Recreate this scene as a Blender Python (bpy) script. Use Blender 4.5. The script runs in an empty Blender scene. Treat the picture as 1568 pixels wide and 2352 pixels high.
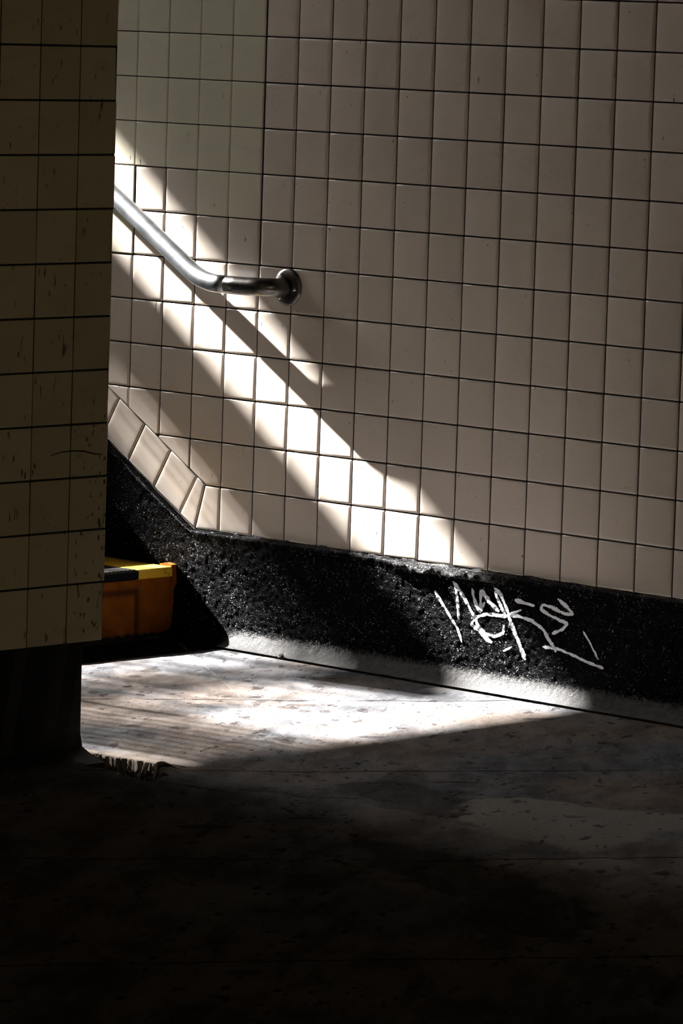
import bpy, bmesh, math, random
import numpy as np
from mathutils import Vector, Matrix, noise as mnoise

random.seed(7)
SC = bpy.context.scene
COL = SC.collection

# ----------------------------------------------------------------- constants
S = 0.108          # tile pitch
ZO = 1.455         # height of tile row 0 above the floor
TB = ZO - 11 * S   # bottom of the wall tiles
RISE, RUN = 0.172, 0.287
X0 = -0.235        # first riser
NSTEP = 21
XTOP = X0 - RUN * (NSTEP - 1)      # last riser
ZTOP = RISE * NSTEP                # pavement level
YL = -2.75         # left wall of the stair
CEIL = 2.72

# ----------------------------------------------------------------- helpers
def mesh_obj(name, verts, faces, mat=None, parent=None, smooth=False, mats=None, midx=None):
    me = bpy.data.meshes.new(name)
    me.from_pydata([tuple(v) for v in verts], [], [tuple(f) for f in faces])
    for m in (mats or ([mat] if mat else [])):
        me.materials.append(m)
    if midx is not None:
        me.polygons.foreach_set('material_index', np.asarray(midx, dtype=np.int32))
    me.polygons.foreach_set('use_smooth', np.full(len(me.polygons), bool(smooth)))
    me.update()
    o = bpy.data.objects.new(name, me)
    COL.objects.link(o)
    if parent: o.parent = parent
    return o

def struct(o):
    o['kind'] = 'structure'; return o

def thing(name, label, cat, loc=(0, 0, 0), group=None):
    o = bpy.data.objects.new(name, None); COL.objects.link(o)
    o.location = loc; o.empty_display_size = 0.1
    o['label'] = label; o['category'] = cat
    if group: o['group'] = group
    return o

class MB:
    """collects shapes into one mesh"""
    def __init__(s): s.v = []; s.f = []; s.m = []
    def box(s, a, b, m=0):
        x0, y0, z0 = a; x1, y1, z1 = b; n = len(s.v)
        s.v += [(x0,y0,z0),(x1,y0,z0),(x1,y1,z0),(x0,y1,z0),(x0,y0,z1),(x1,y0,z1),(x1,y1,z1),(x0,y1,z1)]
        for q in ((0,3,2,1),(4,5,6,7),(0,1,5,4),(1,2,6,5),(2,3,7,6),(3,0,4,7)):
            s.f.append(tuple(n+i for i in q)); s.m.append(m)
    def prism(s, pts, axis, a, b, m=0):
        """polygon pts (2D, in the two other axes) extruded along axis from a to b"""
        n = len(s.v); k = len(pts)
        def mk(p, t):
            if axis == 'y': return (p[0], t, p[1])
            if axis == 'x': return (t, p[0], p[1])
            return (p[0], p[1], t)
        s.v += [mk(p, a) for p in pts] + [mk(p, b) for p in pts]
        s.f.append(tuple(n+i for i in range(k))); s.m.append(m)
        s.f.append(tuple(n+k+i for i in reversed(range(k)))); s.m.append(m)
        for i in range(k):
            j = (i+1) % k
            s.f.append((n+i, n+k+i, n+k+j, n+j)); s.m.append(m)
    def tube(s, path, r, seg=20, m=0, caps=True):
        n0 = len(s.v); P = [Vector(p) for p in path]; K = len(P)
        rr = r if isinstance(r, (list, tuple)) else [r]*K
        up = Vector((0, 0, 1)); prev = None
        for i, p in enumerate(P):
            t = (P[min(i+1, K-1)] - P[max(i-1, 0)]).normalized()
            if prev is None:
                ref = up if abs(t.dot(up)) < .95 else Vector((1, 0, 0))
                a = t.cross(ref).normalized()
            else:
                a = (prev - t*prev.dot(t)).normalized()
            prev = a; b = t.cross(a)
            for k in range(seg):
                th = 2*math.pi*k/seg
                s.v.append(tuple(p + (a*math.cos(th) + b*math.sin(th))*rr[i]))
        for i in range(K-1):
            for k in range(seg):
                k2 = (k+1) % seg
                s.f.append((n0+i*seg+k, n0+i*seg+k2, n0+(i+1)*seg+k2, n0+(i+1)*seg+k)); s.m.append(m)
        if caps:
            s.f.append(tuple(n0+k for k in reversed(range(seg)))); s.m.append(m)
            s.f.append(tuple(n0+(K-1)*seg+k for k in range(seg))); s.m.append(m)
    def build(s, name, mats, parent=None, smooth=False, bevel=0):
        if not isinstance(mats, (list, tuple)): mats = [mats]
        o = mesh_obj(name, s.v, s.f, mats=mats, midx=s.m, parent=parent, smooth=smooth)
        bm = bmesh.new(); bm.from_mesh(o.data)
        bmesh.ops.recalc_face_normals(bm, faces=bm.faces)
        bm.to_mesh(o.data); bm.free()
        if bevel:
            md = o.modifiers.new('bevel', 'BEVEL'); md.width = bevel; md.segments = 2; md.limit_method = 'ANGLE'
        return o

def vnoise(x, y, seed=0):
    """value noise on arrays, 0..1"""
    xi = np.floor(x).astype(np.int64); yi = np.floor(y).astype(np.int64)
    fx = x-xi; fy = y-yi; fx = fx*fx*(3-2*fx); fy = fy*fy*(3-2*fy)
    def h(a, b):
        n = (a*374761393 + b*668265263 + seed*974634777) & 0x7fffffff
        n = ((n ^ (n >> 13))*1274126177) & 0x7fffffff
        return ((n ^ (n >> 16)) & 0xffff)/65535.0
    return (h(xi, yi)*(1-fx)+h(xi+1, yi)*fx)*(1-fy) + (h(xi, yi+1)*(1-fx)+h(xi+1, yi+1)*fx)*fy

def fbm(x, y, oct=4, seed=0):
    s = 0; a = 1; t = 0
    for i in range(oct):
        s = s + a*vnoise(x*2**i, y*2**i, seed+i*17); t += a; a *= .5
    return s/t

def sstep(a, b, x):
    t = np.clip((x-a)/(b-a), 0, 1); return t*t*(3-2*t)   # falls when a > b

def seg_dist(px, py, a, b):
    ax, ay = a; bx, by = b; dx, dy = bx-ax, by-ay
    t = np.clip(((px-ax)*dx+(py-ay)*dy)/(dx*dx+dy*dy+1e-12), 0, 1)
    return np.hypot(px-ax-t*dx, py-ay-t*dy)

def poly_sd(px, py, poly):
    """signed distance, positive inside"""
    d = np.full(px.shape, 1e9); ins = np.zeros(px.shape, bool); n = len(poly)
    for i in range(n):
        a, b = poly[i], poly[(i+1) % n]
        d = np.minimum(d, seg_dist(px, py, a, b))
        c = ((a[1] > py) != (b[1] > py))
        with np.errstate(divide='ignore', invalid='ignore'):
            xx = (b[0]-a[0])*(py-a[1])/(b[1]-a[1]+1e-12)+a[0]
        ins ^= c & (px < xx)
    return np.where(ins, d, -d)

# ----------------------------------------------------------------- materials
class NT:
    def __init__(s, name):
        s.m = bpy.data.materials.new(name); s.m.use_nodes = True
        s.t = s.m.node_tree; s.t.nodes.clear()
        s.out = s.t.nodes.new('ShaderNodeOutputMaterial')
        s.b = s.t.nodes.new('ShaderNodeBsdfPrincipled')
        s.t.links.new(s.b.outputs[0], s.out.inputs[0])
    def n(s, typ, **kw):
        nd = s.t.nodes.new(typ)
        for k, v in kw.items():
            if k.startswith('_'): setattr(nd, k[1:], v)
            else: s.set(nd, k.replace('__', ' '), v)
        return nd
    def set(s, nd, key, v):
        inp = nd.inputs[int(key[1:])] if key[0] == 'i' and key[1:].isdigit() else nd.inputs[key]
        if isinstance(v, bpy.types.NodeSocket): s.t.links.new(v, inp)
        else: inp.default_value = v
    def coord(s):
        return s.n('ShaderNodeTexCoord').outputs['Object']
    def mapping(s, vec, scale=(1,1,1), rot=(0,0,0), loc=(0,0,0)):
        m = s.n('ShaderNodeMapping'); s.set(m, 'Vector', vec)
        m.inputs['Scale'].default_value = scale; m.inputs['Rotation'].default_value = rot
        m.inputs['Location'].default_value = loc
        return m.outputs[0]
    def noise(s, vec, scale, detail=4, rough=.55, dist=0):
        nd = s.n('ShaderNodeTexNoise'); s.set(nd, 'Vector', vec)
        s.set(nd, 'Scale', scale); s.set(nd, 'Detail', detail); s.set(nd, 'Roughness', rough); s.set(nd, 'Distortion', dist)
        return nd.outputs['Fac']
    def voro(s, vec, scale, feature='F1', out='Distance'):
        nd = s.n('ShaderNodeTexVoronoi'); nd.feature = feature
        s.set(nd, 'Vector', vec); s.set(nd, 'Scale', scale); return nd.outputs[out]
    def math(s, op, a, b=0.0, c=0.0, clamp=False):
        nd = s.n('ShaderNodeMath'); nd.operation = op; nd.use_clamp = clamp
        for i, v in enumerate((a, b, c)):
            if isinstance(v, bpy.types.NodeSocket): s.t.links.new(v, nd.inputs[i])
            else: nd.inputs[i].default_value = v
        return nd.outputs[0]
    def ramp(s, fac, a, b):
        """smooth 0..1 between a and b"""
        nd = s.n('ShaderNodeMapRange'); nd.interpolation_type = 'SMOOTHSTEP'
        s.set(nd, 'Value', fac); s.set(nd, 'From Min', min(a, b)); s.set(nd, 'From Max', max(a, b))
        s.set(nd, 'To Min', 0. if a < b else 1.); s.set(nd, 'To Max', 1. if a < b else 0.)
        return nd.outputs[0]
    def mix(s, f, a, b, mode='MIX'):
        nd = s.n('ShaderNodeMix'); nd.data_type = 'RGBA'; nd.blend_type = mode
        for i, v in ((0, f), (6, a), (7, b)):
            if isinstance(v, bpy.types.NodeSocket): s.t.links.new(v, nd.inputs[i])
            else: nd.inputs[i].default_value = v if i == 0 else (*v[:3], 1)
        return nd.outputs[2]
    def attr(s, name, out='Fac'):
        nd = s.n('ShaderNodeAttribute'); nd.attribute_name = name; return nd.outputs[out]
    def bump(s, h, strength=.5, dist=.002, normal=None):
        nd = s.n('ShaderNodeBump'); s.set(nd, 'Height', h); s.set(nd, 'Strength', strength); s.set(nd, 'Distance', dist)
        if normal: s.set(nd, 'Normal', normal)
        return nd.outputs[0]
    def sep(s, vec):
        nd = s.n('ShaderNodeSeparateXYZ'); s.set(nd, 'Vector', vec); return nd.outputs
    def fin(s, color=None, rough=None, normal=None, metal=None, spec=None, coat=None):
        for k, v in (('Base Color', color), ('Roughness', rough), ('Normal', normal), ('Metallic', metal), ('Specular IOR Level', spec), ('Coat Weight', coat)):
            if v is None: continue
            if isinstance(v, tuple): v = (*v[:3], 1)
            s.set(s.b, k, v)
        return s.m

def mat_plain(name, c, rough=.6, metal=0., spec=.5):
    t = NT(name); P = t.coord()
    nz = t.noise(P, 9, 5)
    c2 = tuple(x*.8 for x in c)
    return t.fin(t.mix(t.ramp(nz, .35, .65), c, c2), rough, t.bump(t.noise(P, 120, 3), .15, .001), metal, spec)

def mat_tile(name, c_a, c_b, rough, dirt=.5, spec=.5, speck=.70, spatter=False):
    t = NT(name); P = t.coord(); tint = t.attr('tint')
    base = t.mix(tint, c_a, c_b)
    # cloudy smears that stop within a tile
    sm = t.ramp(t.noise(t.mapping(P, (1, 1, 2.2)), 7, 5, .6, .4), .52, .70)
    base = t.mix(t.math('MULTIPLY', sm, .22*dirt), base, tuple(x*.45 for x in c_a))
    # slanted scratches and drips of dark paint
    st = t.noise(t.mapping(P, (95, 95, 26), (0, .35, 0)), 1., 2, .5)
    gate = t.ramp(t.noise(P, 11, 2), .50, .62)
    sp = t.math('MULTIPLY', t.ramp(st, speck, speck+.03), gate)
    dots = t.ramp(t.noise(P, 110, 1), .76, .78)
    sp = t.math('MAXIMUM', t.math('MULTIPLY', sp, .8), t.math('MULTIPLY', dots, .8))
    base = t.mix(sp, base, (.03, .022, .015))
    if spatter:
        x, y, z = t.sep(P)
        g1 = t.math('MULTIPLY', t.ramp(y, -1.52, -1.38), t.ramp(z, .95, .62))
        big = t.ramp(t.math('ADD', t.noise(t.mapping(P, (1, 1.3, .8)), 62, 4, .6), t.math('MULTIPLY', g1, .10)), .70, .73)
        base = t.mix(t.math('MULTIPLY', big, t.math('MULTIPLY', g1, .9)), base, (.025, .018, .010))
    fine = t.noise(P, 700, 2)
    base = t.mix(t.math('MULTIPLY', fine, .10), base, tuple(x*.6 for x in c_b))
    r = t.math('ADD', t.math('MULTIPLY', sm, .2), rough)
    h = t.noise(P, 14, 3, .5)
    nm = t.bump(h, .12, .004)
    return t.fin(base, r, nm, 0., spec)

M = {}
M['glaze'] = mat_tile('glazed_white_tile', (.72, .625, .545), (.63, .55, .475), .16, .8)
M['matte'] = mat_tile('matte_cream_tile', (.66, .605, .47), (.60, .55, .425), .42, .5)
M['olive'] = mat_tile('old_cream_tile', (.60, .54, .37), (.46, .41, .27), .45, 1.0, .3, .64, True)
def mat_grout():
    t = NT('dirty_grout'); P = t.coord()
    nz = t.ramp(t.noise(P, 40, 4), .45, .7)
    return t.fin(t.mix(nz, (.010, .008, .006), (.035, .026, .018)), .9, t.bump(t.noise(P, 400, 3), .4, .001))
M['grout'] = mat_grout()

def mat_base():
    t = NT('black_painted_render'); P = t.coord()
    # near-black thick paint, chipped into fine pale grains
    grains = t.voro(P, 400, out='Color'); g = t.sep(grains)[0]
    clump = t.noise(P, 34, 4, .65)
    chips = t.math('MULTIPLY', t.ramp(g, .90, .96), t.ramp(clump, .40, .64))
    chips = t.math('MULTIPLY', chips, t.ramp(t.noise(P, 420, 2), .46, .58))
    col = t.mix(chips, (.0018, .0018, .0021), (.27, .265, .27))
    # worn through on the cove and along the ledge
    wear = t.attr('wear')
    wn = t.noise(P, 130, 5, .65)
    wf = t.ramp(t.math('ADD', wear, t.math('MULTIPLY', t.math('SUBTRACT', wn, .5), 1.1)), .45, .85)
    wc = t.mix(t.noise(P, 55, 4), (.045, .045, .047), (.125, .12, .115))
    col = t.mix(wf, col, wc)
    h = t.math('ADD', t.math('MULTIPLY', t.noise(P, 380, 3, .65), 1.), t.math('MULTIPLY', t.voro(P, 330), .6))
    nm = t.bump(h, 1., .0017)
    rough = t.math('ADD', t.math('MULTIPLY', wf, .20), .27)
    return t.fin(col, rough, nm, 0., t.math('ADD', .012, t.math('MULTIPLY', chips, .5)))
M['base'] = mat_base()

def mat_chalk():
    t = NT('white_marker_paint'); P = t.coord()
    edge = t.attr('edge')
    nz = t.noise(P, 330, 4, .7)
    keep = t.math('ADD', t.math('MULTIPLY', edge, .55), nz)
    a = t.ramp(keep, .76, .86)
    t.fin((.74, .76, .80), .6, t.bump(nz, .6, .0015))
    t.set(t.b, 'Alpha', a)
    return t.m
M['chalk'] = mat_chalk()

JO = {'n': (.82, -.573), 'n1': (.573, .82)}
def mat_floor():
    t = NT('worn_concrete_slabs'); P = t.coord()
    x, y, z = t.sep(P)
    big = t.noise(P, 1.7, 4, .6); mid = t.noise(t.mapping(t.mapping(P, (1,1,1), (0,0,.96)), (.7, 1.8, 1)), 6, 7, .68, .4); fin_ = t.noise(P, 240, 3, .7)
    warm = t.mix(t.ramp(mid, .36, .64), (.142, .119, .105), (.082, .067, .058))
    cool = t.mix(t.ramp(mid, .36, .64), (.112, .112, .117), (.058, .058, .061))
    col = t.mix(t.ramp(big, .44, .60), warm, cool)
    # painted / stained patches carried by the slab itself, plus the step's painted shade
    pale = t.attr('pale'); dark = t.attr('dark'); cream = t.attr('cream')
    col = t.mix(t.math('MULTIPLY', pale, .7), col, (.19, .175, .155))
    col = t.mix(t.math('MULTIPLY', dark, .9), col, t.mix(t.ramp(fin_, .4, .65), (.018, .0155, .014), (.046, .040, .036)))
    col = t.mix(cream, col, (.17, .14, .11))
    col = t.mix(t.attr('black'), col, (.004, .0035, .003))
    # gum spots and blots, stretched a little along the way people walk
    v = t.mapping(P, (1, 1, 1), (0, 0, .96))
    v = t.mapping(v, (.8, 1.5, 1))
    blot = t.math('MULTIPLY', t.ramp(t.noise(v, 17, 4, .6), .60, .64), t.ramp(t.noise(P, 3.2, 2), .42, .52))
    col = t.mix(t.math('MULTIPLY', blot, .75), col, (.024, .018, .018))
    gum = t.ramp(t.voro(v, 17), .10, .07)
    gum = t.math('MULTIPLY', t.ramp(t.voro(v, 21), .20, .15), t.ramp(t.noise(P, 4, 2), .50, .56))
    col = t.mix(t.math('MULTIPLY', gum, .7), col, (.026, .021, .021))
    pits = t.ramp(t.noise(v, 75, 3, .6), .64, .70)
    col = t.mix(t.math('MULTIPLY', pits, .7), col, (.015, .012, .011))
    lite = t.ramp(t.noise(P, 160, 3, .7), .62, .72)
    col = t.mix(t.math('MULTIPLY', lite, .45), col, (.20, .19, .18))
    # saw cuts between the slabs
    wob = t.math('MULTIPLY', t.math('SUBTRACT', t.noise(P, 9, 4), .5), .010)
    d = t.math('ADD', t.math('ADD', t.math('MULTIPLY', x, .82), t.math('MULTIPLY', y, -.573)), wob)
    line = None
    for off in (-.11, .803, 1.711, 2.639, 3.496, 4.4):
        l = t.ramp(t.math('ABSOLUTE', t.math('SUBTRACT', d, off)), .0055, .0022)
        line = l if line is None else t.math('MAXIMUM', line, l)
    d1 = t.math('ADD', t.math('ADD', t.math('MULTIPLY', x, .573), t.math('MULTIPLY', y, .82)), wob)
    l1 = t.math('MULTIPLY', t.ramp(t.math('ABSOLUTE', t.math('SUBTRACT', d1, -.152)), .0022, .0008), t.ramp(t.noise(P, 30, 3), .40, .55))
    lim = t.ramp(x, 1.15, .95)
    l1 = t.math('MULTIPLY', l1, lim)
    gap = t.ramp(t.noise(P, 6, 3), .36, .46)
    line = t.math('MULTIPLY', line, gap)
    col = t.mix(t.math('MULTIPLY', line, .85), col, (.012, .010, .009))
    col = t.mix(t.math('MULTIPLY', l1, .5), col, (.22, .20, .185))
    h = t.math('SUBTRACT', t.math('ADD', t.math('MULTIPLY', fin_, .35), t.math('MULTIPLY', mid, .9)),
               t.math('ADD', t.math('MULTIPLY', line, 1.4), t.math('MULTIPLY', pits, .7)))
    rough = t.math('ADD', .50, t.math('MULTIPLY', fin_, .3))
    rough = t.math('ADD', .72, t.math('MULTIPLY', fin_, .2))
    return t.fin(col, rough, t.bump(h, .7, .003), 0., 0.)
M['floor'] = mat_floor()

def mat_orange():
    t = NT('yellow_safety_paint'); P = t.coord(); x, y, z = t.sep(P)
    nz = t.noise(P, 22, 5, .65)
    col = t.mix(t.ramp(nz, .35, .65), (.26, .075, .004), (.19, .05, .003))
    # ragged lower and right-hand end of the paint, black paint beyond
    rag = t.math('MULTIPLY', t.math('SUBTRACT', t.noise(P, 60, 5, .7), .5), .035)
    a = t.ramp(t.math('ADD', z, rag), .020, .012)
    slope = t.math('ADD', t.math('MULTIPLY', z, .45), t.math('MULTIPLY', y, -1.))
    b = t.ramp(t.math('ADD', slope, rag), .036, .026)
    msk = t.math('MAXIMUM', a, b)
    chips = t.ramp(t.noise(P, 90, 4, .7), .70, .74)
    col = t.mix(t.math('MULTIPLY', t.attr('groove'), .9), col, (.05, .014, .003))  # groove's shade put in as a darker paint colour
    msk = t.math('MAXIMUM', msk, chips)
    col = t.mix(msk, col, (.008, .006, .005))
    return t.fin(col, .6, t.bump(t.noise(P, 60, 5, .6), .5, .003), 0., .12)
M['orange'] = mat_orange()
def mat_yellow():
    t = NT('yellow_tread_paint'); P = t.coord()
    col = t.mix(t.ramp(t.noise(P, 60, 5, .7), .60, .68), (.80, .46, .03), (.05, .035, .02))
    return t.fin(col, .4, t.bump(t.noise(P, 90, 4), .5, .002))
M['yellow'] = mat_yellow()
M['plate'] = mat_plain('black_ribbed_metal', (.006, .006, .007), .5, 0, .12)
M['darkpaint'] = mat_plain('black_paint', (.006, .006, .006), .55, 0, .2)
M['stepstone'] = mat_plain('dark_step_concrete', (.03, .027, .025), .8)
def mat_steel(name, c, rough):
    t = NT(name); P = t.coord()
    nz = t.noise(t.mapping(P, (1, 1, 1)), 260, 3, .6)
    sm = t.noise(P, 25, 4)
    col = t.mix(t.ramp(sm, .35, .75), c, tuple(k*.6 for k in c))
    r = t.math('ADD', rough, t.math('MULTIPLY', nz, .12))
    return t.fin(col, r, t.bump(nz, .08, .0006), 1.)
M['steel'] = mat_steel('satin_steel', (.52, .54, .57), .31)
M['steel_dark'] = mat_steel('tarnished_steel', (.20, .185, .175), .27)
M['screw'] = mat_steel('bright_screw', (.75, .75, .75), .18)
M['plaster'] = mat_plain('grey_plaster', (.20, .18, .155), .9)
M['stucco'] = mat_plain('dark_painted_plaster', (.07, .062, .05), .9)
M['pavement'] = mat_plain('street_pavement', (.30, .29, .27), .85)
M['iron'] = mat_plain('painted_iron', (.03, .035, .03), .5)
M['chip'] = mat_plain('pale_mortar', (.42, .39, .35), .9)
M['leaf'] = mat_plain('dry_leaf', (.05, .035, .02), .8)

# ----------------------------------------------------------------- tiles
def clip(poly, a, b, c):
    """keep a*x+b*y+c >= 0"""
    out = []
    for i in range(len(poly)):
        p, q = poly[i], poly[(i+1) % len(poly)]
        dp = a*p[0]+b*p[1]+c; dq = a*q[0]+b*q[1]+c
        if dp >= 0: out.append(p)
        if (dp >= 0) != (dq >= 0):
            t = dp/(dp-dq); out.append((p[0]+t*(q[0]-p[0]), p[1]+t*(q[1]-p[1])))
    r = []
    for p in out:
        if not r or math.hypot(p[0]-r[-1][0], p[1]-r[-1][1]) > 1e-5: r.append(p)
    if len(r) > 1 and math.hypot(r[0][0]-r[-1][0], r[0][1]-r[-1][1]) < 1e-5: r.pop()
    return r

def area(p): return .5*sum(p[i][0]*p[(i+1) % len(p)][1]-p[(i+1) % len(p)][0]*p[i][1] for i in range(len(p)))

def inset(poly, d):
    n = len(poly); out = []
    for i in range(n):
        a, b, c = poly[i-1], poly[i], poly[(i+1) % n]
        e1 = (b[0]-a[0], b[1]-a[1]); l1 = math.hypot(*e1); e2 = (c[0]-b[0], c[1]-b[1]); l2 = math.hypot(*e2)
        n1 = (-e1[1]/l1, e1[0]/l1); n2 = (-e2[1]/l2, e2[0]/l2)
        k = 1+n1[0]*n2[0]+n1[1]*n2[1]
        k = max(k, .35)
        out.append((b[0]+d*(n1[0]+n2[0])/k, b[1]+d*(n1[1]+n2[1])/k))
    return out

CUSH = [(0, -.0075), (0, -.0026), (.0006, -.0016), (.0016, -.0010), (.0032, -.00055), (.0055, -.00025), (.009, -.00008), (.014, 0), (.017, 0)]
FLAT = [(0, -.0075), (0, -.0008), (.0007, -.0002), (.0016, 0), (.0032, 0)]

class Tiles:
    """tiles laid on a plane; to3(u, v, h) gives the point h in front of the finished face"""
    def __init__(s, to3): s.v = []; s.f = []; s.m = []; s.t = []; s.to3 = to3
    def tile(s, poly, mi, prof, gap=.003, tilt=.0016, tint=None):
        if len(poly) < 3: return
        if area(poly) < 0: poly = poly[::-1]
        if area(poly) < 2e-4: return
        poly = inset(poly, gap/2)
        cx = sum(p[0] for p in poly)/len(poly); cy = sum(p[1] for p in poly)/len(poly)
        # small bevel at the corners
        cp = []
        for i in range(len(poly)):
            a, b, c = poly[i-1], poly[i], poly[(i+1) % len(poly)]
            r = .0012
            for q in (a, c):
                l = math.hypot(q[0]-b[0], q[1]-b[1]) or 1
                cp.append((b[0]+(q[0]-b[0])/l*r, b[1]+(q[1]-b[1])/l*r))
        per = sum(math.hypot(poly[i][0]-poly[i-1][0], poly[i][1]-poly[i-1][1]) for i in range(len(poly)))
        inr = 2*abs(area(poly))/per
        me_ = min(math.hypot(poly[i][0]-poly[i-1][0], poly[i][1]-poly[i-1][1]) for i in range(len(poly)))
        sc = min(1, .55*inr/max(prof[-1][0], 1e-6), .40*me_/max(prof[-1][0], 1e-6))
        tx = random.gauss(0, tilt); ty = random.gauss(0, tilt); lift = random.uniform(-.0002, .0002)
        tv = random.random() if tint is None else tint
        n0 = len(s.v); k = len(cp)
        for d, h in prof:
            ring = inset(poly, d*sc) if d else poly
            rr = []
            for i in range(len(ring)):
                a, b, c = ring[i-1], ring[i], ring[(i+1) % len(ring)]
                for q in (a, c):
                    l = math.hypot(q[0]-b[0], q[1]-b[1]) or 1
                    rr.append((b[0]+(q[0]-b[0])/l*.0012, b[1]+(q[1]-b[1])/l*.0012))
            for p in rr:
                s.v.append(s.to3(p[0], p[1], h+lift+(p[0]-cx)*tx+(p[1]-cy)*ty))
        for j in range(len(prof)-1):
            for i in range(k):
                i2 = (i+1) % k
                s.f.append((n0+j*k+i, n0+j*k+i2, n0+(j+1)*k+i2, n0+(j+1)*k+i)); s.m.append(mi); s.t.append(tv)
        s.f.append(tuple(n0+(len(prof)-1)*k+i for i in range(k))); s.m.append(mi); s.t.append(tv)
    def plane(s, poly, h, mi):
        n0 = len(s.v); s.v += [s.to3(p[0], p[1], h) for p in poly]
        s.f.append(tuple(range(n0, n0+len(poly)))); s.m.append(mi); s.t.append(0.)
    def build(s, name, mats, parent=None):
        o = mesh_obj(name, s.v, s.f, mats=mats, midx=s.m, parent=parent, smooth=True)
        a = o.data.attributes.new('tint', 'FLOAT', 'FACE')
        a.data.foreach_set('value', np.asarray(s.t, dtype=np.float32))
        return o

# --- right wall: plane y = 0, seen from y < 0
wr = Tiles(lambda u, v, h: (u, -h, v))
SL = .6; NRM = math.hypot(1, SL)
UP_C = .377 + SL*(-.160)      # upper edge of the sloping border: z = UP_C - SL*x
LO_C = TB + SL*(-.190)        # lower edge
XR = 11.0
def soff(x):                   # underside of the stair ceiling
    return CEIL if x > -.6 else CEIL + (-.6-x)*.5095
jmin = -int((5.8-ZO)/S)-1
for j in range(jmin, 11):
    z1 = ZO - j*S; z0 = z1 - S
    for c in range(-60, int(XR/S)+1):
        x0 = c*S; x1 = x0+S
        if z0 > soff(x0)+.05: continue
        if z1 < UP_C - SL*x1 - .01 and x1 < -.1: continue
        near = (-14 <= c <= 26 and -9 <= j <= 10)
        matte = (c in (-1, -2) and j <= 3) or (c in (-3, -4) and j <= 2) or (c == -5 and j <= 4) or (c < -5 and j <= 2)
        if c < -5: matte = matte and j > -20
        poly = [(x0, z0), (x1, z0), (x1, z1), (x0, z1)]
        if j == 10 and x1 < .02 and x0 < 0: 
            # bottom course: mitred corner against the sloping border
            if c == -2:
                poly = [(-.190, TB), (-S, TB), (-S, TB+S), (-.160, TB+S)]
            elif c < -2: continue
        elif x0 < 0:
            poly = clip(poly, SL, 1, -UP_C)
        gap = .0036
        if c == 0 and j <= 4: poly = [(max(p[0], .0028), p[1]) for p in poly]
        if c == -4 and j in (3, 4): poly = [(max(p[0], x0+.0022), p[1]) for p in poly]
        if matte: wr.tile(poly, 1, FLAT if near else FLAT, .0026, .0010)
        else: wr.tile(poly, 0, CUSH if near else FLAT, gap)
# sloping border
ux, uz = -1/NRM, SL/NRM       # up the slope
def up(t, hi):
    x = (-.160 if hi else -.190); z = (TB+S+.002 if hi else TB)
    return (x+ux*t, z+uz*t)
# lower and upper lines measured along the slope from their own corners
offs = (-.160+.190)*ux + (TB+S-TB)*uz      # upper corner ahead of the lower corner along slope
t = .040
pl = [up(0, False), up(0, True), up(t-offs+.0, True), up(t, False)]
wr.tile([up(0, False), up(0, True), up(.062-offs, True), up(.062, False)], 0, CUSH, .003)
tt = .062
while tt < 7.0:
    hi = tt-offs
    a = up(tt, False); b = up(hi, True); tn = tt+.108
    wr.tile([a, b, up(tn-offs, True), up(tn, False)], 0, CUSH if tt < 1.2 else FLAT, .003)
    tt = tn
# grout bed behind
top = [(XR, CEIL+.1), (-.6, CEIL+.1), (-6.5, soff(-6.5)+.1)]
wr.plane([(-6.5, LO_C+SL*6.5), (-.19, TB), (XR, TB)] + top, -.0029, 2)
wall_r = struct(wr.build('wall_right', [M['glaze'], M['matte'], M['grout']]))
# solid wall body behind the grout
b = MB(); b.prism([(-6.5, -.3), (XR, -.3), (XR, CEIL+.2), (-.6, CEIL+.2), (-6.5, soff(-6.5)+.2)], 'y', .008, .25)
b.build('wall_core', M['plaster'], wall_r)

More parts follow.
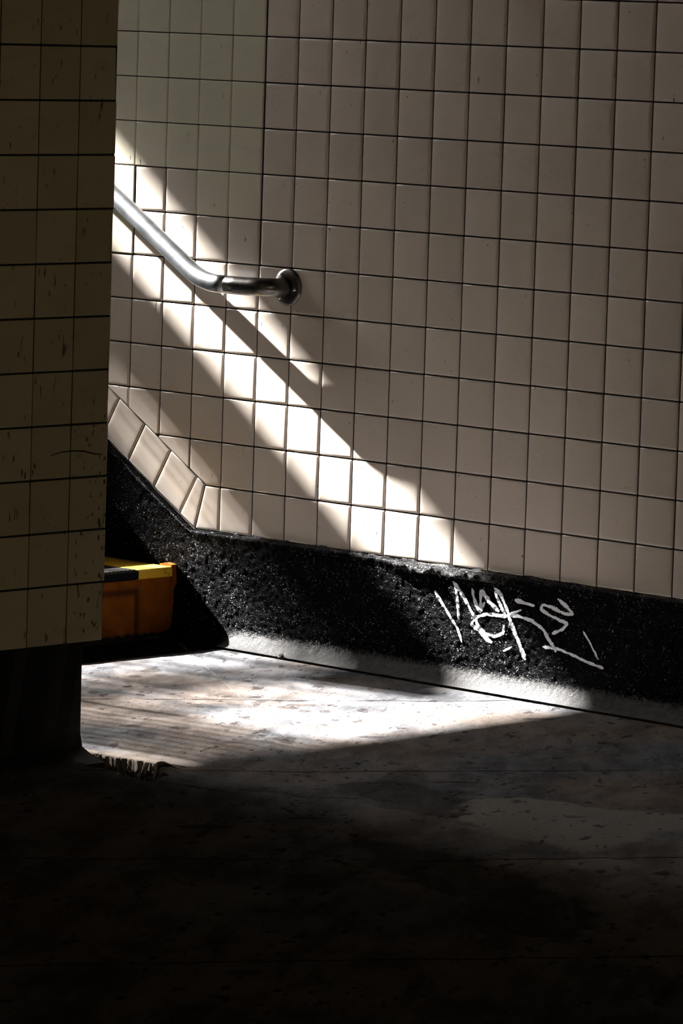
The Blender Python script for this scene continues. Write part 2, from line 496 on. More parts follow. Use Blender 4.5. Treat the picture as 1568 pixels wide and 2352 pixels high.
# ----------------------------------------------------------------- black base along the right wall
def base_surface():
    xs = np.concatenate([np.arange(-6.4, -.9, .08), np.arange(-.9, 1.75, .0035), np.arange(1.75, XR, .05)])
    # profile parameter: 0 at the tile edge, 1 on the floor
    R = .046; n_face = 62; n_arc = 26; n_ledge = 8
    X = []; Y = []; Z = []; Wr = []
    prof = []
    for i in range(n_ledge): prof.append(('l', i/(n_ledge)))
    for i in range(n_face): prof.append(('f', i/(n_face)))
    for i in range(n_arc+1): prof.append(('a', i/n_arc))
    topz = np.where(xs > -.19, TB, LO_C - SL*xs)
    for kind, s_ in prof:
        if kind == 'l':
            y = -.001 - .016*s_; z = topz - .003*s_ + 0*xs; w = .42+0*xs; nx = 0
        elif kind == 'f':
            zb = R+.004; y = -.017 - .004*s_; z = topz-.003 + (zb-topz+.003)*s_
            w = np.where((topz-z) < .022, .30, .0) + np.clip((.075-z)/.04, 0, 1)*.22*(z < .075)
        else:
            th = s_*math.pi/2
            y = -.021 - R*(1-math.cos(th)); z = .004 + R*(1-math.sin(th)) + 0*xs
            w = .35+.75*min(1, s_*2.2) + 0*xs
        X.append(xs); Y.append(y+0*xs); Z.append(z+0*xs); Wr.append(w+0*xs)
    X = np.array(X); Y = np.array(Y); Z = np.array(Z); Wr = np.array(Wr)
    L = np.array([i for i in range(len(prof))], float)[:, None]+0*X
    # lumpy hand-trowelled surface
    d = (fbm(X*12, Z*12, 3, 3)-.5)*.0035 + (fbm(X*120, Z*120, 2, 9)-.5)*.0034
    fade = np.clip(L/4, 0, 1)
    # ragged ridge of mortar under the tiles (x .45-.85)
    ridge = np.exp(-((Z-(TB-.018))/.014)**2)*sstep(.42, .55, X)*(1-sstep(.78, .92, X))*(X > 0)
    d = d + ridge*(.004+.026*np.clip(fbm(X*34, Z*34, 4, 21)-.30, 0, 1))
    fr = np.exp(-((Z-(np.where(X > -.19, TB, LO_C-SL*X)-.008))/.008)**2)
    d = d + fr*.006*fbm(X*50, Z*20, 3, 5)
    Y = Y - np.clip(d, -.004, .05)*fade
    BXn = fbm(X*30, Z*30, 3, 77)
    # the tile edge is buried irregularly
    lipn = (fbm(X*40, L*0+1, 3, 31)-.45)*.010*(L < 1)
    Z = Z + lipn
    Wr = np.where(X < -.2, Wr*.45, Wr)*(.25+.75*sstep(-.06, .0, X+(BXn-.5)*.02))  # wear held back beside the step to paint in its shade
    Wr = Wr + ridge*.35 + (L < 6)*.15*(fbm(X*12, Z*12, 3, 8) > .5)
    return X, Y, Z, Wr
BX, BY, BZ, BW = base_surface()
nr, nc = BX.shape
verts = np.stack([BX.ravel(), BY.ravel(), BZ.ravel()], 1)
idx = np.arange(nr*nc).reshape(nr, nc)
faces = np.stack([idx[:-1, :-1].ravel(), idx[1:, :-1].ravel(), idx[1:, 1:].ravel(), idx[:-1, 1:].ravel()], 1)
base = struct(mesh_obj('baseboard_right', verts.tolist(), faces.tolist(), M['base'], smooth=True))
a = base.data.attributes.new('wear', 'FLOAT', 'POINT'); a.data.foreach_set('value', BW.ravel().astype(np.float32))

# --- marker scrawl on the base, following its surface
strokes = [
 ([[.615,.208],[.657,.164],[.688,.133],[.706,.10]], .0040),
 ([[.676,.237],[.686,.198],[.692,.153]], .0046),
 ([[.676,.237],[.716,.191],[.744,.159],[.756,.136],[.779,.116],[.799,.111]], .0056),
 ([[.730,.226],[.742,.194],[.757,.176],[.758,.226],[.782,.204],[.816,.183]], .0062),
 ([[.770,.200],[.757,.176]], .0050),
 ([[.797,.235],[.817,.223],[.839,.190],[.857,.153],[.875,.125],[.892,.097],[.899,.083]], .0058),
 ([[.799,.228],[.816,.200],[.836,.176]], .0052),
 ([[.731,.158],[.777,.173],[.836,.175],[.881,.195]], .0046),
 ([[.836,.175],[.870,.180],[.914,.174],[.948,.159],[.968,.136],[.982,.123]], .0050),
 ([[.744,.164],[.732,.143],[.772,.128],[.805,.125],[.831,.135],[.833,.155]], .0046),
 ([[.745,.150],[.770,.132],[.790,.112]], .0050),
 ([[.860,.215],[.893,.211],[.919,.208]], .0060),
 ([[.986,.232],[1.009,.220],[1.035,.203],[1.010,.200],[.971,.211],[.942,.214],[.939,.202],[.965,.193],[.998,.184],[1.021,.180],[1.005,.165],[.976,.152]], .0050),
 ([[.949,.119],[.995,.120],[1.040,.111],[1.079,.101],[1.130,.093]], .0040),
 ([[.982,.123],[.990,.112]], .0056),
 ([[1.065,.168],[1.083,.150],[1.096,.132],[1.114,.110]], .0034),
 ([[.833,.095],[.859,.108]], .0028)]
def base_y(x, z):
    """front surface of the base at (x, z)"""
    j = int(np.searchsorted(BX[0], x)); j = min(max(j, 0), nc-1)
    col = BZ[8:, j]; i = int(np.argmin(np.abs(col-z))); return float(BY[8+i, j])
def smooth_path(pts, step=.0025):
    out = []
    n = len(pts)
    for i in range(n-1):
        p0 = pts[max(i-1, 0)]; p1 = pts[i]; p2 = pts[i+1]; p3 = pts[min(i+2, n-1)]
        l = math.hypot(p2[0]-p1[0], p2[1]-p1[1]); k = max(2, int(l/step))
        for q in range(k):
            t = q/k
            out.append(tuple(.5*((2*p1[a])+(-p0[a]+p2[a])*t*.6+(2*p0[a]-5*p1[a]+4*p2[a]-p3[a])*t*t*.0+0) if False else
                       (p1[a]*(1-t)+p2[a]*t) for a in (0, 1)))
    out.append(tuple(pts[-1])); 
    # relax
    for _ in range(3):
        out = [out[0]]+[tuple((out[i-1][a]+2*out[i][a]+out[i+1][a])/4 for a in (0, 1)) for i in range(1, len(out)-1)]+[out[-1]]
    return out
gv = []; gf = []; ge = []
for si, (pts, w) in enumerate(strokes):
    path = smooth_path(pts); n0 = len(gv); K = len(path); NW = 7
    for i, p in enumerate(path):
        q = path[min(i+1, K-1)]; r = path[max(i-1, 0)]
        tx, tz = q[0]-r[0], q[1]-r[1]; l = math.hypot(tx, tz) or 1; nx_, nz_ = -tz/l, tx/l
        ww = w*1.3*(.75+.5*mnoise.noise(Vector((p[0]*60, p[1]*60, si)))+.15)*min(1, .45+min(i, K-1-i)/5)
        for k in range(NW):
            s_ = (k/(NW-1)-.5)*2
            x = p[0]+nx_*s_*ww; z = p[1]+nz_*s_*ww
            gv.append((x, base_y(x, z)-.0012, z)); ge.append(1-abs(s_)**2)
    for i in range(K-1):
        for k in range(NW-1):
            gf.append((n0+i*NW+k, n0+i*NW+k+1, n0+(i+1)*NW+k+1, n0+(i+1)*NW+k))
gr = mesh_obj('graffiti_scrawl', gv, gf, M['chalk'], base, smooth=True)
gr['label'] = 'white marker scrawl on the black base'
a = gr.data.attributes.new('edge', 'FLOAT', 'POINT'); a.data.foreach_set('value', np.asarray(ge, dtype=np.float32))

# ----------------------------------------------------------------- left wall end (pier) in front of the stair
PX = .917; PE = -1.352
wl = Tiles(lambda u, v, h: (PX+h, u, v))
ys = [PE, -1.4534] + [-1.5606-.1072*k for k in range(0, 90)]
ztop = 1.437
for j in range(-12, 11):
    z1 = ztop - j*S; z0 = z1-S
    if j == 10: z0 = .236
    for k in range(len(ys)-1):
        near = k < 14
        jo = (random.uniform(-.0025, .0022) if k == 0 else 0)
        wl.tile([(ys[k+1], z0+.0012), (ys[k]+jo, z0+.0012), (ys[k]+jo, z1), (ys[k+1], z1)], 0, FLAT if near else FLAT, .0030, .006)
wl.plane([(ys[-1], .236), (PE-.001, .236), (PE-.001, CEIL+.1), (ys[-1], CEIL+.1)], -.0018, 1)
# return face towards the stair
side = Tiles(lambda u, v, h: (u, PE+h, v))
for j in range(-12, 11):
    z1 = ztop - j*S; z0 = z1-S
    if j == 10: z0 = .236
    for (xa, xb) in ((PX-.16, PX-.108), (PX-.108, PX-.001)):
        side.tile([(xa, z0), (xb, z0), (xb, z1), (xa, z1)][::1], 0, FLAT, .0026, .001)
side.plane([(PX-.16, .236), (PX, .236), (PX, CEIL+.1), (PX-.16, CEIL+.1)], -.005, 1)
wall_l = struct(wl.build('wall_left', [M['olive'], M['grout']]))
side.build('wall_return_tiles', [M['olive'], M['grout']], wall_l)
b = MB(); b.box((PX-.155, -11.2, .236), (PX-.006, PE-.006, CEIL+.1)); b.build('wall_core', M['plaster'], wall_l)
pv = []; pf = []; pp = [(-1.510,.622),(-1.481,.628),(-1.451,.629),(-1.421,.627),(-1.390,.620),(-1.370,.618)]
for i, p in enumerate(pp):
    wd = .0016*(1-.5*abs(i-3)/3)
    pv += [(PX+.0016, p[0], p[1]-wd), (PX+.0016, p[0], p[1]+wd)]
    if i: pf.append((2*i-2, 2*i, 2*i+1, 2*i-1))
mesh_obj('pen_mark', pv, pf, M['darkpaint'], wall_l)
# black base under it, set back from the tile edge
b = MB()
prof = [(PX-.15, -.04), (PX+.075, -.04), (PX+.050, -.004), (PX+.018, .010), (PX-.004, .022), (PX-.010, .05), (PX-.010, .236), (PX-.15, .236)]
nseg = 60
vv = []; ff = []
ends = [(-11.2), -1.42, -1.405, -1.398]
K = len(prof)
yl = [-11.2, -3.6] + [(-3.6 + (3.6-1.398)*i/nseg) for i in range(1, nseg+1)]
for y in yl:
    for (x, z) in prof:
        f = 1 if PX-.14 < x else 0
        flare = max(0, .010*(1-z/.02)) if (y > -1.41 and z < .02) else 0
        vv.append((x+f*.004*mnoise.noise(Vector((y*20, z*30, 1))), y+flare+ (.004*mnoise.noise(Vector((2, z*40, x*30))) if y > -1.41 else 0), z))
for i in range(len(yl)-1):
    for k in range(K-1):
        ff.append((i*K+k, (i+1)*K+k, (i+1)*K+k+1, i*K+k+1))
ff.append(tuple((len(yl)-1)*K+k for k in range(K)))
ff.append(tuple(k for k in reversed(range(K))))
bl = struct(mesh_obj('baseboard_left', vv, ff, M['darkpaint']))

# ----------------------------------------------------------------- floor
# stains on the slabs: centre, half-axis, half-axis
STAINS = [[0.9941, -0.8886, 0.0129, 0.0182, 0.0315, -0.0323],
  [0.9748, -0.9731, 0.0374, 0.0528, 0.0196, -0.0198],
  [0.7531, -0.58, 0.0089, 0.0127, 0.017, -0.0176],
  [0.7781, -0.5442, 0.0078, 0.0112, 0.0169, -0.0177],
  [0.701, -0.5812, 0.0167, 0.024, 0.0172, -0.0176],
  [0.6025, -0.5629, 0.0078, 0.0113, 0.0132, -0.0134],
  [0.6205, -0.5262, 0.0056, 0.0081, 0.0131, -0.0134],
  [0.3168, -0.8026, 0.01, 0.0145, 0.016, -0.0151],
  [0.1924, -0.5561, 0.009, 0.0133, 0.0143, -0.0137],
  [0.3688, -0.7053, 0.0045, 0.0065, 0.0137, -0.0132],
  [0.1352, -0.4526, 0.0126, 0.0185, 0.0243, -0.0235],
  [1.4212, -0.7822, 0.0048, 0.0067, 0.0108, -0.012],
  [1.7895, -1.0585, 0.0067, 0.0091, 0.0145, -0.0165],
  [0.5994, -0.6957, 0.0608, 0.0875, 0.0217, -0.0216],
  [0.5839, -0.9058, 0.049, 0.0702, 0.0387, -0.0372],
  [0.6876, -0.5261, 0.0223, 0.0322, 0.013, -0.0134],
  [0.8755, -0.6117, 0.0066, 0.0094, 0.0103, -0.0108],
  [0.5136, -0.583, 0.0056, 0.0081, 0.0112, -0.0111],
  [0.55, -0.5303, 0.0078, 0.0114, 0.0111, -0.0112],
  [0.7256, -0.3634, 0.0169, 0.0245, 0.0087, -0.0092],
  [0.686, -1.0427, 0.0161, 0.0229, 0.0125, -0.012],
  [0.7671, -0.967, 0.0135, 0.0191, 0.0123, -0.0121],
  [2.2338, -2.2077, 0.0127, 0.0167, 0.013, -0.0132],
  [2.5527, -2.5815, 0.0172, 0.0221, 0.0114, -0.0115],
  [2.1379, -2.2483, 0.0036, 0.0048, 0.0066, -0.0066],
  [1.862, -1.8859, 0.0086, 0.0115, 0.0118, -0.0119],
  [1.5582, -0.9868, 0.0313, 0.0433, 0.0103, -0.0114],
  [0.399, -0.2997, 0.0069, 0.0101, 0.0093, -0.0095],
  [0.566, -0.0551, 0.007, 0.0102, 0.0137, -0.0149],
  [1.0774, -0.7032, 0.0163, 0.0231, 0.0118, -0.0125],
  [1.1289, -0.229, 0.0225, 0.0321, 0.012, -0.0138],
  [1.6166, -1.7428, 0.0293, 0.0397, 0.0159, -0.0157],
  [1.6663, -1.5247, 0.0249, 0.0337, 0.0096, -0.0099]]

def floor_mesh():
    xs = np.concatenate([[-.6, -.45], np.arange(-.3, .86, .006), np.arange(.86, 1.24, .0025), np.arange(1.24, 2.1, .006), np.arange(2.1, 3.7, .013), np.linspace(3.75, 11.0, 16)])
    ys = np.concatenate([np.linspace(-11.2, -3.8, 16), np.arange(-3.7, -1.9, .013), np.arange(-1.9, -1.50, .006), np.arange(-1.50, -1.30, .0025), np.arange(-1.30, -.02, .006), [-.02, .0]])
    X, Y = np.meshgrid(xs, ys)
    h = (fbm(X*1.3, Y*1.3, 3, 40)-.5)*.010 + (fbm(X*11, Y*11, 4, 41)-.5)*.0035 + (fbm(X*60, Y*60, 2, 42)-.5)*.0012
    edge = sstep(-.085, -.16, Y)      # level where it meets the cove
    h = h*(1-sstep(-.16, -.085, Y)*1.)
    # narrow groove along the cove
    gy = -.066 + (fbm(X*14, X*0, 3, 55)-.5)*.008
    h = h - .006*np.exp(-((Y-gy)/.0045)**2)*(X > -.2)
    rag = (fbm(X*22, Y*22, 4, 50)-.5)
    # broken-out edge of the slab at the foot of the left wall
    hole = poly_sd(X+rag*.035, Y+rag*.035, [(.90,-1.395),(.915,-1.352),(.955,-1.348),(1.02,-1.338),(1.07,-1.330),(1.10,-1.352),(1.135,-1.385),(1.185,-1.455),(1.20,-1.49),(1.10,-1.478),(1.0,-1.46),(.93,-1.45)])
    hm = sstep(0, .012, hole)
    jag = fbm(X*150, Y*150, 3, 60)
    hm = sstep(-.002, .006, hole+(jag-.5)*.022)
    h = h - hm*(.028 + .014*(jag-.5)) + hm*np.clip(fbm(X*95, Y*95, 2, 61)-.55, 0, 1)*.06
    lump = np.exp(-(((X-1.112)/.030)**2+((Y+1.362)/.020)**2))
    h = h + lump*.016
    # thin worn topping with ragged edges further forward
    P = {'pale': [[(1.749,-1.178),(1.718,-1.1),(1.748,-1.018),(1.838,-.992),(1.957,-.974),(2.074,-.893),(2.172,-.838),(2.4,-.7),(2.5,-.95),(2.189,-.992),(2.173,-1.103),(2.21,-1.273),(2.222,-1.362),(2.107,-1.339),(2.013,-1.356),(1.916,-1.339),(1.815,-1.245)],
                  [(2.244,-1.473),(2.242,-1.336),(2.365,-1.346),(2.375,-1.469)],
                  [(2.03,-2.279),(1.994,-2.137),(2.072,-2.098),(2.163,-2.104),(2.18,-2.206),(2.231,-2.319),(2.16,-2.353)],
                  [(2.138,-2.29),(2.161,-2.23),(2.276,-2.261),(2.324,-2.372),(2.243,-2.362)]],
         'dark': [[(1.534,-1.063),(1.713,-1.107),(1.749,-1.178),(1.849,-1.277),(1.806,-1.297),(1.65,-1.314),(1.44,-1.192),(1.458,-1.083)],
                  [(1.774,-1.53),(1.9,-1.581),(1.993,-1.563),(2.086,-1.545),(2.214,-1.582),(2.333,-1.623),(2.6,-1.75),(2.75,-2.0),(2.5,-2.0),(2.358,-1.848),(2.191,-1.812),(2.013,-1.712)],
                  [(.60,-1.26),(.74,-1.12),(.80,-.98),(.86,-1.02),(.84,-1.14),(.74,-1.27)]]}
    A = {}
    for k, L in P.items():
        m = np.zeros(X.shape)
        for i, p in enumerate(L):
            soft = .012 if i < 2 else .05
            sd = poly_sd(X+rag*.06, Y+rag*.06, p)
            m = np.maximum(m, sstep(-soft, soft, sd)*(1 if i < 2 else .7))
            if k == 'dark' and i < 2: h = h - .003*sstep(0, .008, sd)
            if k == 'pale' and i < 2: h = h + .002*sstep(0, .006, sd)
        A[k] = m*(.6 if k == 'dark' else 1)
    A['black'] = sstep(-.012, -.035, X+rag*.03)  # first step's cast shadow painted near-black into the slab
    rg2 = fbm(X*45, Y*45, 3, 71)-.5
    for q, (cx_, cy_, ax, ay, bx, by) in enumerate(STAINS):
        det = ax*by-ay*bx; dx, dy = X-cx_, Y-cy_
        u = (dx*by-dy*bx)/det; v_ = (ax*dy-ay*dx)/det
        rr = np.hypot(u, v_) + rg2*1.1
        A['dark'] = np.maximum(A['dark'], sstep(1.12, .88, rr)*(.75 if q not in (1, 13, 14) else .5))
    cream = poly_sd(X+rag*.03, Y+rag*.03, [(.82,-1.40),(.85,-1.33),(.95,-1.31),(1.05,-1.29),(1.09,-1.31),(1.07,-1.345),(.95,-1.36),(.9,-1.40)])
    A['cream'] = sstep(-.008, .012, cream)*.7 + hm*(.5*(jag > .58)) + lump*.8
    A['cream'] = np.clip(A['cream'], 0, 1)
    # cracks
    for path, wd, dp in (([(1.332,-1.425),(1.42,-1.36),(1.50,-1.36),(1.58,-1.28)], .005, .003), ([(1.22,-1.48),(1.33,-1.45),(1.40,-1.44)], .004, .003),
                     ([(1.55,-1.62),(1.68,-1.58),(1.80,-1.60),(1.92,-1.66)], .004, .002), ([(1.60,-1.20),(1.50,-1.12)], .004, .002),
                     ([(1.9,-2.0),(2.1,-1.9),(2.2,-1.80),(2.33,-1.78)], .004, .002)):
        dd = np.full(X.shape, 9.)
        for a_, b_ in zip(path[:-1], path[1:]):
            dd = np.minimum(dd, seg_dist(X+rag*.05, Y+rag*.05, a_, b_))
        h = h - dp*np.exp(-(dd/wd)**2); A['dark'] = np.maximum(A['dark'], .6*np.exp(-(dd/wd)**2))
    far = (X > 3.6) | (Y < -3.65) | (X < -.3)
    h = np.where(far, 0, h)
    nr_, nc_ = X.shape
    v = np.stack([X.ravel(), Y.ravel(), h.ravel()], 1)
    id_ = np.arange(nr_*nc_).reshape(nr_, nc_)
    f = np.stack([id_[:-1, :-1].ravel(), id_[:-1, 1:].ravel(), id_[1:, 1:].ravel(), id_[1:, :-1].ravel()], 1)
    return v, f, A
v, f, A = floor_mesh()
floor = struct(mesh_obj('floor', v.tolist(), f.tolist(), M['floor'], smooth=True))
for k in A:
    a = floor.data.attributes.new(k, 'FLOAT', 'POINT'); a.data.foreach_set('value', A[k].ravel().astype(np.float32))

# ----------------------------------------------------------------- staircase
st = thing('staircase', 'flight of stairs with orange-painted first riser, climbing left beside the tiled wall', 'stairs', (X0, -.7, 0))
st_inv = Vector((-X0, .7, 0))
def sbuild(mb, name, mats, **kw):
    o = mb.build(name, mats, **kw); o.location = st_inv if kw.get('parent') is st else (0, 0, 0); return o
YR = -.010
for i in range(NSTEP):
    x = X0 - RUN*i; z0 = RISE*i; z1 = z0+RISE
    b = MB()
    back = x-RUN-.05 if i < NSTEP-1 else x-RUN
    if i == 0:
        # worn first step: front face subdivided and slightly uneven, rounded nose
        NY, NZ = 260, 44
        ysx = np.linspace(YR, YL+.01, NY*3); zsx = np.linspace(-.01, z1-.014, NZ)
        vv = []; ff = []; grv = []
        for zq in zsx:
            for yq in ysx:
                d = .004*(mnoise.noise(Vector((yq*9, zq*9, 0)))) + .0025*mnoise.noise(Vector((yq*40, zq*40, 4)))
                # narrow raised moulding line round a sunk panel
                pan = 0.
                for (pa, pb, zt) in ((-.139, -1.15, .117), (-1.45, -2.5, .117)):
                    dd = min(abs(yq-pa), abs(yq-pb)) if zq < zt+.004 else 9
                    de = abs(zq-zt) if pb-.004 < yq < pa+.004 else 9
                    pan = max(pan, math.exp(-(min(dd, de)/.009)**2))
                vv.append((x+d-.007*pan, yq, zq)); grv.append(pan)
        nyq = len(ysx)
        for a_ in range(NZ-1):
            for c_ in range(nyq-1):
                ff.append((a_*nyq+c_, a_*nyq+c_+1, (a_+1)*nyq+c_+1, (a_+1)*nyq+c_))
        o = mesh_obj('riser', vv, ff, M['orange'], st, smooth=True); o.location = st_inv
        o['label'] = 'orange-yellow painted riser'
        ga = o.data.attributes.new('groove', 'FLOAT', 'POINT'); ga.data.foreach_set('value', np.asarray(grv, dtype=np.float32))
        b.box((back, YL+.01, -.01), (x-.012, YR, z1-.012)); sbuild(b, 'step_body', M['stepstone'], parent=st)
        # nosing edge: dark rounded metal lip with ribbed top, left of the painted margin
        b = MB()
        b.prism([(x-.055, z1-.010), (x-.055, z1), (x+.006, z1), (x+.011, z1-.004), (x+.011, z1-.020), (x+.004, z1-.024), (x-.004, z1-.024)], 'y', YL+.02, -.150)
        nb = sbuild(b, 'nosing', M['plate'], parent=st); nb['label'] = 'black ribbed metal nosing'
        b = MB(); yk = -.155
        while yk > -1.9:
            b.box((x-.034, yk-.011, z1-.001), (x+.004, yk, z1+.0015)); yk -= .0135
        rb = sbuild(b, 'nosing_ribs', M['steel_dark'], parent=st); rb['kind'] = 'stuff'
        b = MB(); b.prism([(x-RUN, z1-.012), (x-RUN, z1), (x+.004, z1), (x+.009, z1-.005), (x+.009, z1-.022), (x-.004, z1-.026), (x-.012, z1-.012)], 'y', -.150, -.036)
        o = sbuild(b, 'painted_margin', M['yellow'], parent=st); o['label'] = 'bright yellow painted strip beside the wall'
        b = MB(); b.box((x-RUN, YL+.02, z1-.011), (x-.056, -.150, z1-.0005)); sbuild(b, 'tread', M['plate'], parent=st)
        # crumbling curb lump at the wall end of the nosing
        b = MB(); b.prism([(x-.035, z1-.02), (x-.035, z1+.004), (x-.015, z1+.008), (x+.006, z1+.005), (x+.008, z1-.04), (x-.004, z1-.07)], 'y', -.036, -.004)
        o = sbuild(b, 'curb_end', M['orange'], parent=st)
    else:
        b.box((back, YL+.01, z0-.02), (x, YR, z1-.012)); sbuild(b, 'step_body', M['stepstone'], parent=st)
        b = MB(); b.prism([(x-.055, z1-.014), (x-.055, z1), (x+.006, z1), (x+.011, z1-.004), (x+.011, z1-.020), (x+.004, z1-.024), (x-.004, z1-.024)], 'y', YL+.02, YR)
        sbuild(b, 'nosing', M['plate'], parent=st)

# ----------------------------------------------------------------- handrail on the right wall
hr = thing('handrail', 'steel tube handrail bending level and turning into the white tiled wall', 'handrail', (.100, 0, .87))
hi = Vector((-.100, 0, -.87))
w = .067; r = .0215; zr = .8685
def hbuild(mb, name, mat, smooth=True, parent=None):
    o = mb.build(name, mat, parent=parent or hr, smooth=smooth)
    if parent is None: o.location = hi
    return o
sl = .608; ang = math.atan(sl); RB = .19
# bend: arc tangent to the level part and the slope
xb = -.118                                   # corner of the two centre lines
tl = RB*math.tan(ang/2)
cx, cz = xb+tl, zr+RB
path = []
xs_ = -6.0
p1 = (xb-tl*math.cos(ang), -w, zr+tl*math.sin(ang))
d0 = (-math.cos(ang), 0, math.sin(ang))
for k in range(30, 0, -1):
    path.append((p1[0]+d0[0]*6.6*k/30, -w, p1[2]+d0[2]*6.6*k/30))
for k in range(0, 15):
    th = ang*(1-k/14)
    path.append((cx-RB*math.sin(th), -w, cz-RB*math.cos(th)))
path.append((-.034, -w, zr))
b = MB(); b.tube(path, r, 32); hbuild(b, 'rail_tube', M['steel'])
b = MB(); b.tube([(-.0355, -w, zr), (-.033, -w, zr)], .0209, 32); hbuild(b, 'weld_seam', M['steel_dark'])
re = .046; path = [(-.0335, -w, zr), (.0, -w, zr), (.030, -w, zr)]
for k in range(0, 13):
    th = k/12*math.pi/2
    path.append((.100-re+re*math.sin(th), -w+re*(1-math.cos(th)), zr+.0015))
path.append((.100, -.004, zr+.0015))
b = MB(); b.tube(path, r, 32); o = hbuild(b, 'elbow', M['steel_dark']); o['label'] = 'darker tarnished elbow turning into the wall'
# flange: domed rose
b = MB(); prof = [(.0445, 0), (.0445, -.003), (.0425, -.0055), (.037, -.0078), (.030, -.0092), (.0235, -.0100), (.0220, -.0102)]
b.tube([(.100, p[1], zr+.0015) for p in prof], [p[0] for p in prof], 48, caps=False)
fl = hbuild(b, 'flange', M['steel_dark']); fl['label'] = 'round wall flange'
for a_ in (-5, 115, 235):
    b = MB(); sx = .100+.0305*math.cos(math.radians(a_)); sz = zr+.0015+.0305*math.sin(math.radians(a_))
    b.tube([(sx, -.008, sz), (sx, -.0125, sz), (sx, -.0145, sz), (sx, -.0152, sz)], [.0055, .0055, .0042, .0015], 16)
    hbuild(b, 'screw', M['screw'], parent=fl)
for k in range(4):   # wall brackets up the slope
    b = MB(); x = -1.1-1.4*k; z = zr+(xb-x)*sl
    b.tube([(x, 0, z-.07), (x, -.003, z-.07), (x, -.005, z-.07), (x, -.006, z-.07), (x, -w*.7, z-.07), (x, -w, z-.055), (x, -w, z-.018)], [.03, .03, .03, .007, .007, .007, .007], 16)
    hbuild(b, 'bracket', M['steel_dark'])

# ----------------------------------------------------------------- debris
def pebble(x, y, z, rx, ry, rz, mat, name, label, cat, rot=0, group=None, seed=0):
    bm = bmesh.new(); bmesh.ops.create_icosphere(bm, subdivisions=3, radius=1)
    for v_ in bm.verts:
        n = mnoise.noise(v_.co*1.6+Vector((seed, 0, 0)))
        v_.co *= 1+.45*n
        v_.co = Vector((v_.co.x*rx, v_.co.y*ry, max(v_.co.z, -.6)*rz))
    me = bpy.data.meshes.new(name); bm.to_mesh(me); bm.free(); me.materials.append(mat)
    me.polygons.foreach_set('use_smooth', np.ones(len(me.polygons), bool))
    o = bpy.data.objects.new(name, me); COL.objects.link(o); o.location = (x, y, z); o.rotation_euler = (0, 0, rot)
    o['label'] = label; o['category'] = cat
    return o
pebble(.179, -.068, .006, .009, .006, .006, M['leaf'], 'pebble', 'small dark pebble on the joint between sunlit cove and floor', 'stone', seed=3)

# ----------------------------------------------------------------- rest of the shell
b = MB(); b.box((-.6, -11.2, CEIL), (11.0, .25, CEIL+.2)); 
b.prism([(-.55, CEIL), (-.55, CEIL+.25), (-6.35, soff(-6.35)+.25), (-6.35, soff(-6.35))], 'y', YL-.2, .25)
struct(b.build('ceiling', M['stucco']))
XO = -6.3
b = MB(); b.prism([(PX-.10, -.3), (PX-.10, CEIL+.2), (-.6, CEIL+.2), (-6.5, soff(-6.5)+.3), (-6.5, ZTOP-.5), (-1, -.3)], 'y', YL-.2, YL)
struct(b.build('wall_stair', M['stucco']))
b = MB(); b.box((11.0, -11.3, -.1), (11.2, .25, CEIL+.2)); struct(b.build('wall_back', M['stucco']))
b = MB(); b.box((PX-.15, -11.4, -.1), (11.2, -11.2, CEIL+.2)); struct(b.build('wall_front', M['stucco']))
# unseen header across the stair mouth, set to cut sunlight; street pavement beyond
CE = lambda c, x: c-.74*.25-.755*(x-.25)
HZ = CE(.888, XO)
b = MB(); b.box((XO-.12, YL-.2, HZ), (XO, .25, HZ+1.0)); struct(b.build('trim_1', M['stucco']))
b = MB(); b.box((-16, -9, ZTOP-.1), (XTOP-RUN+.02, 5, ZTOP)); struct(b.build('trim_2', M['pavement']))
# unseen box and bars added at the stair mouth to shape the sunlight
b = MB(); b.box((XO-.05, -1.22, CE(.322, XO)), (XO, .0, CE(.560, XO))); struct(b.build('sun_blocker_box', M['iron']))
b = MB()
BLOCKER_BARS = [(-1.27, .10, .30, .60), (-1.345, .025, .0, .62), (-1.42, .03, -1, .55), (-1.50, .022, -1, .40), (-1.565, .018, .0, .62),
        (-1.63, .035, -1, .44), (-1.72, .03, -1, .47), (-1.80, .04, -1, .50), (-1.87, .04, -1, .50), (-1.935, .04, -1, .52), (-1.16, .035, -1, .34), (-1.06, .025, -1, .34), (-.815, .30, -1, .115), (-.79, .25, .11, .34)]
yy = -1.97; k = 0
while yy > -2.42:
    BLOCKER_BARS.append((yy, .027+.012*min(1, k/4), -1, 1.2)); yy -= .048; k += 1
BLOCKER_BARS += [(-2.475, .05, -1, 1.2), (-2.62, .22, -1, 1.2)]
for (yy, ww, c0, c1) in BLOCKER_BARS:
    b.box((XO-.03, yy-ww/2, max(ZTOP, CE(c0, XO))), (XO, yy+ww/2, min(HZ+.05, CE(c1, XO))))
for q, (c0, c1) in enumerate(((.296, .318), (.262, .278), (.228, .243), (.196, .209), (.165, .176))):
    b.box((XO-.045, -2.4, CE(c0, XO)), (XO-.03, .0, CE(c1, XO)))
struct(b.build('sun_blocker_bars', M['iron']))

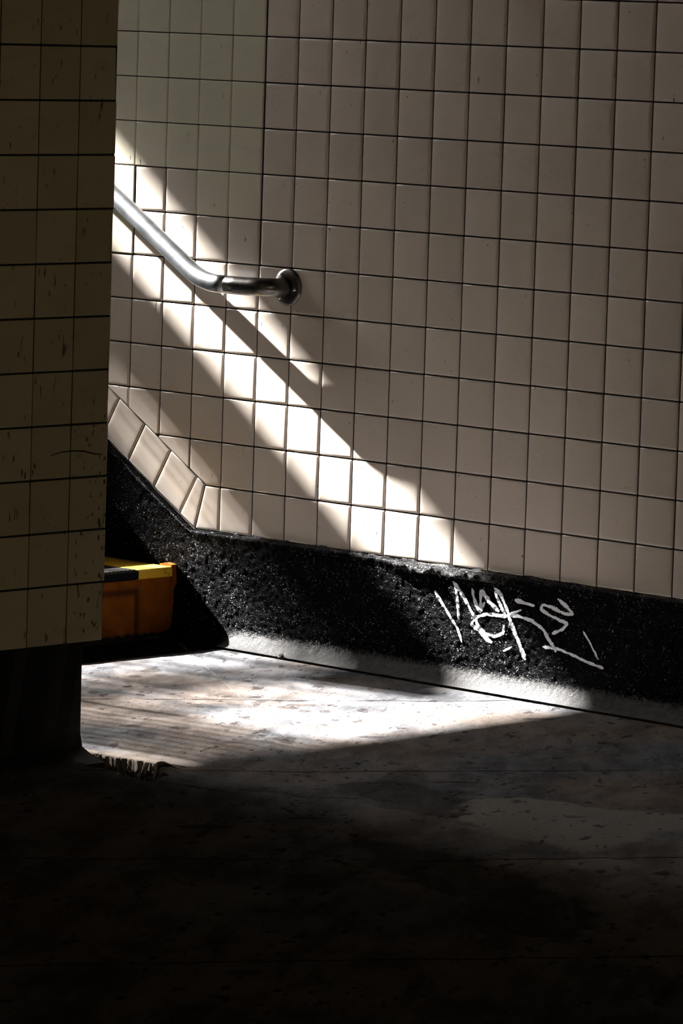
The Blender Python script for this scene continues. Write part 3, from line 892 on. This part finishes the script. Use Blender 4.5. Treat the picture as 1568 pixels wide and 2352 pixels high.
# ----------------------------------------------------------------- light
sv = Vector((6.40, 1.0, -4.83)).normalized()
sun = bpy.data.lights.new('sun', 'SUN'); sun.energy = 10.; sun.angle = math.radians(.55); sun.color = (1., .985, .96)
so = bpy.data.objects.new('sun', sun); COL.objects.link(so)
so.rotation_euler = sv.to_track_quat('-Z', 'Y').to_euler(); so.location = (-12, -3, 10)
w_ = bpy.data.worlds.new('sky'); SC.world = w_; w_.use_nodes = True
bg = w_.node_tree.nodes['Background']; bg.inputs[0].default_value = (1., .985, .95, 1); bg.inputs[1].default_value = 5.0
# warm fill added at the far end of the hall to lift the left wall
L = bpy.data.lights.new('fill_light', 'AREA'); L.shape = 'RECTANGLE'; L.size = 1.6; L.size_y = 1.0
L.energy = 8.5; L.color = (1., .80, .50)
o = bpy.data.objects.new('fill_light', L); COL.objects.link(o); o.location = (10.9, -7.6, 1.35)
o.rotation_euler = Vector((-1, .35, 0)).to_track_quat('-Z', 'Y').to_euler()

# ----------------------------------------------------------------- camera
cp = [7.49986, -7.62838, 0.08274+ZO, 2.32759, -0.11212, 0.03246, 10365.72]
yaw, pitch, roll, F = cp[3], cp[4], cp[5], cp[6]
f_ = Vector((math.cos(yaw)*math.cos(pitch), math.sin(yaw)*math.cos(pitch), math.sin(pitch)))
r_ = Vector((math.sin(yaw), -math.cos(yaw), 0)); u_ = r_.cross(f_)
c_, s_ = math.cos(roll), math.sin(roll)
R_, U_ = r_*c_+u_*s_, u_*c_-r_*s_
cam = bpy.data.cameras.new('camera'); co = bpy.data.objects.new('camera', cam); COL.objects.link(co)
mt = Matrix((R_, U_, -f_)).transposed().to_4x4(); mt.translation = Vector(cp[:3]); co.matrix_world = mt
cam.sensor_fit = 'VERTICAL'; cam.sensor_height = 24; cam.lens = F*24/2352
cam.clip_start = .1; cam.clip_end = 100
SC.camera = co
vs = SC.view_settings; vs.view_transform = 'Standard'; vs.look = 'None'; vs.gamma = 1; vs.use_curve_mapping = False
vs.exposure = 3.05
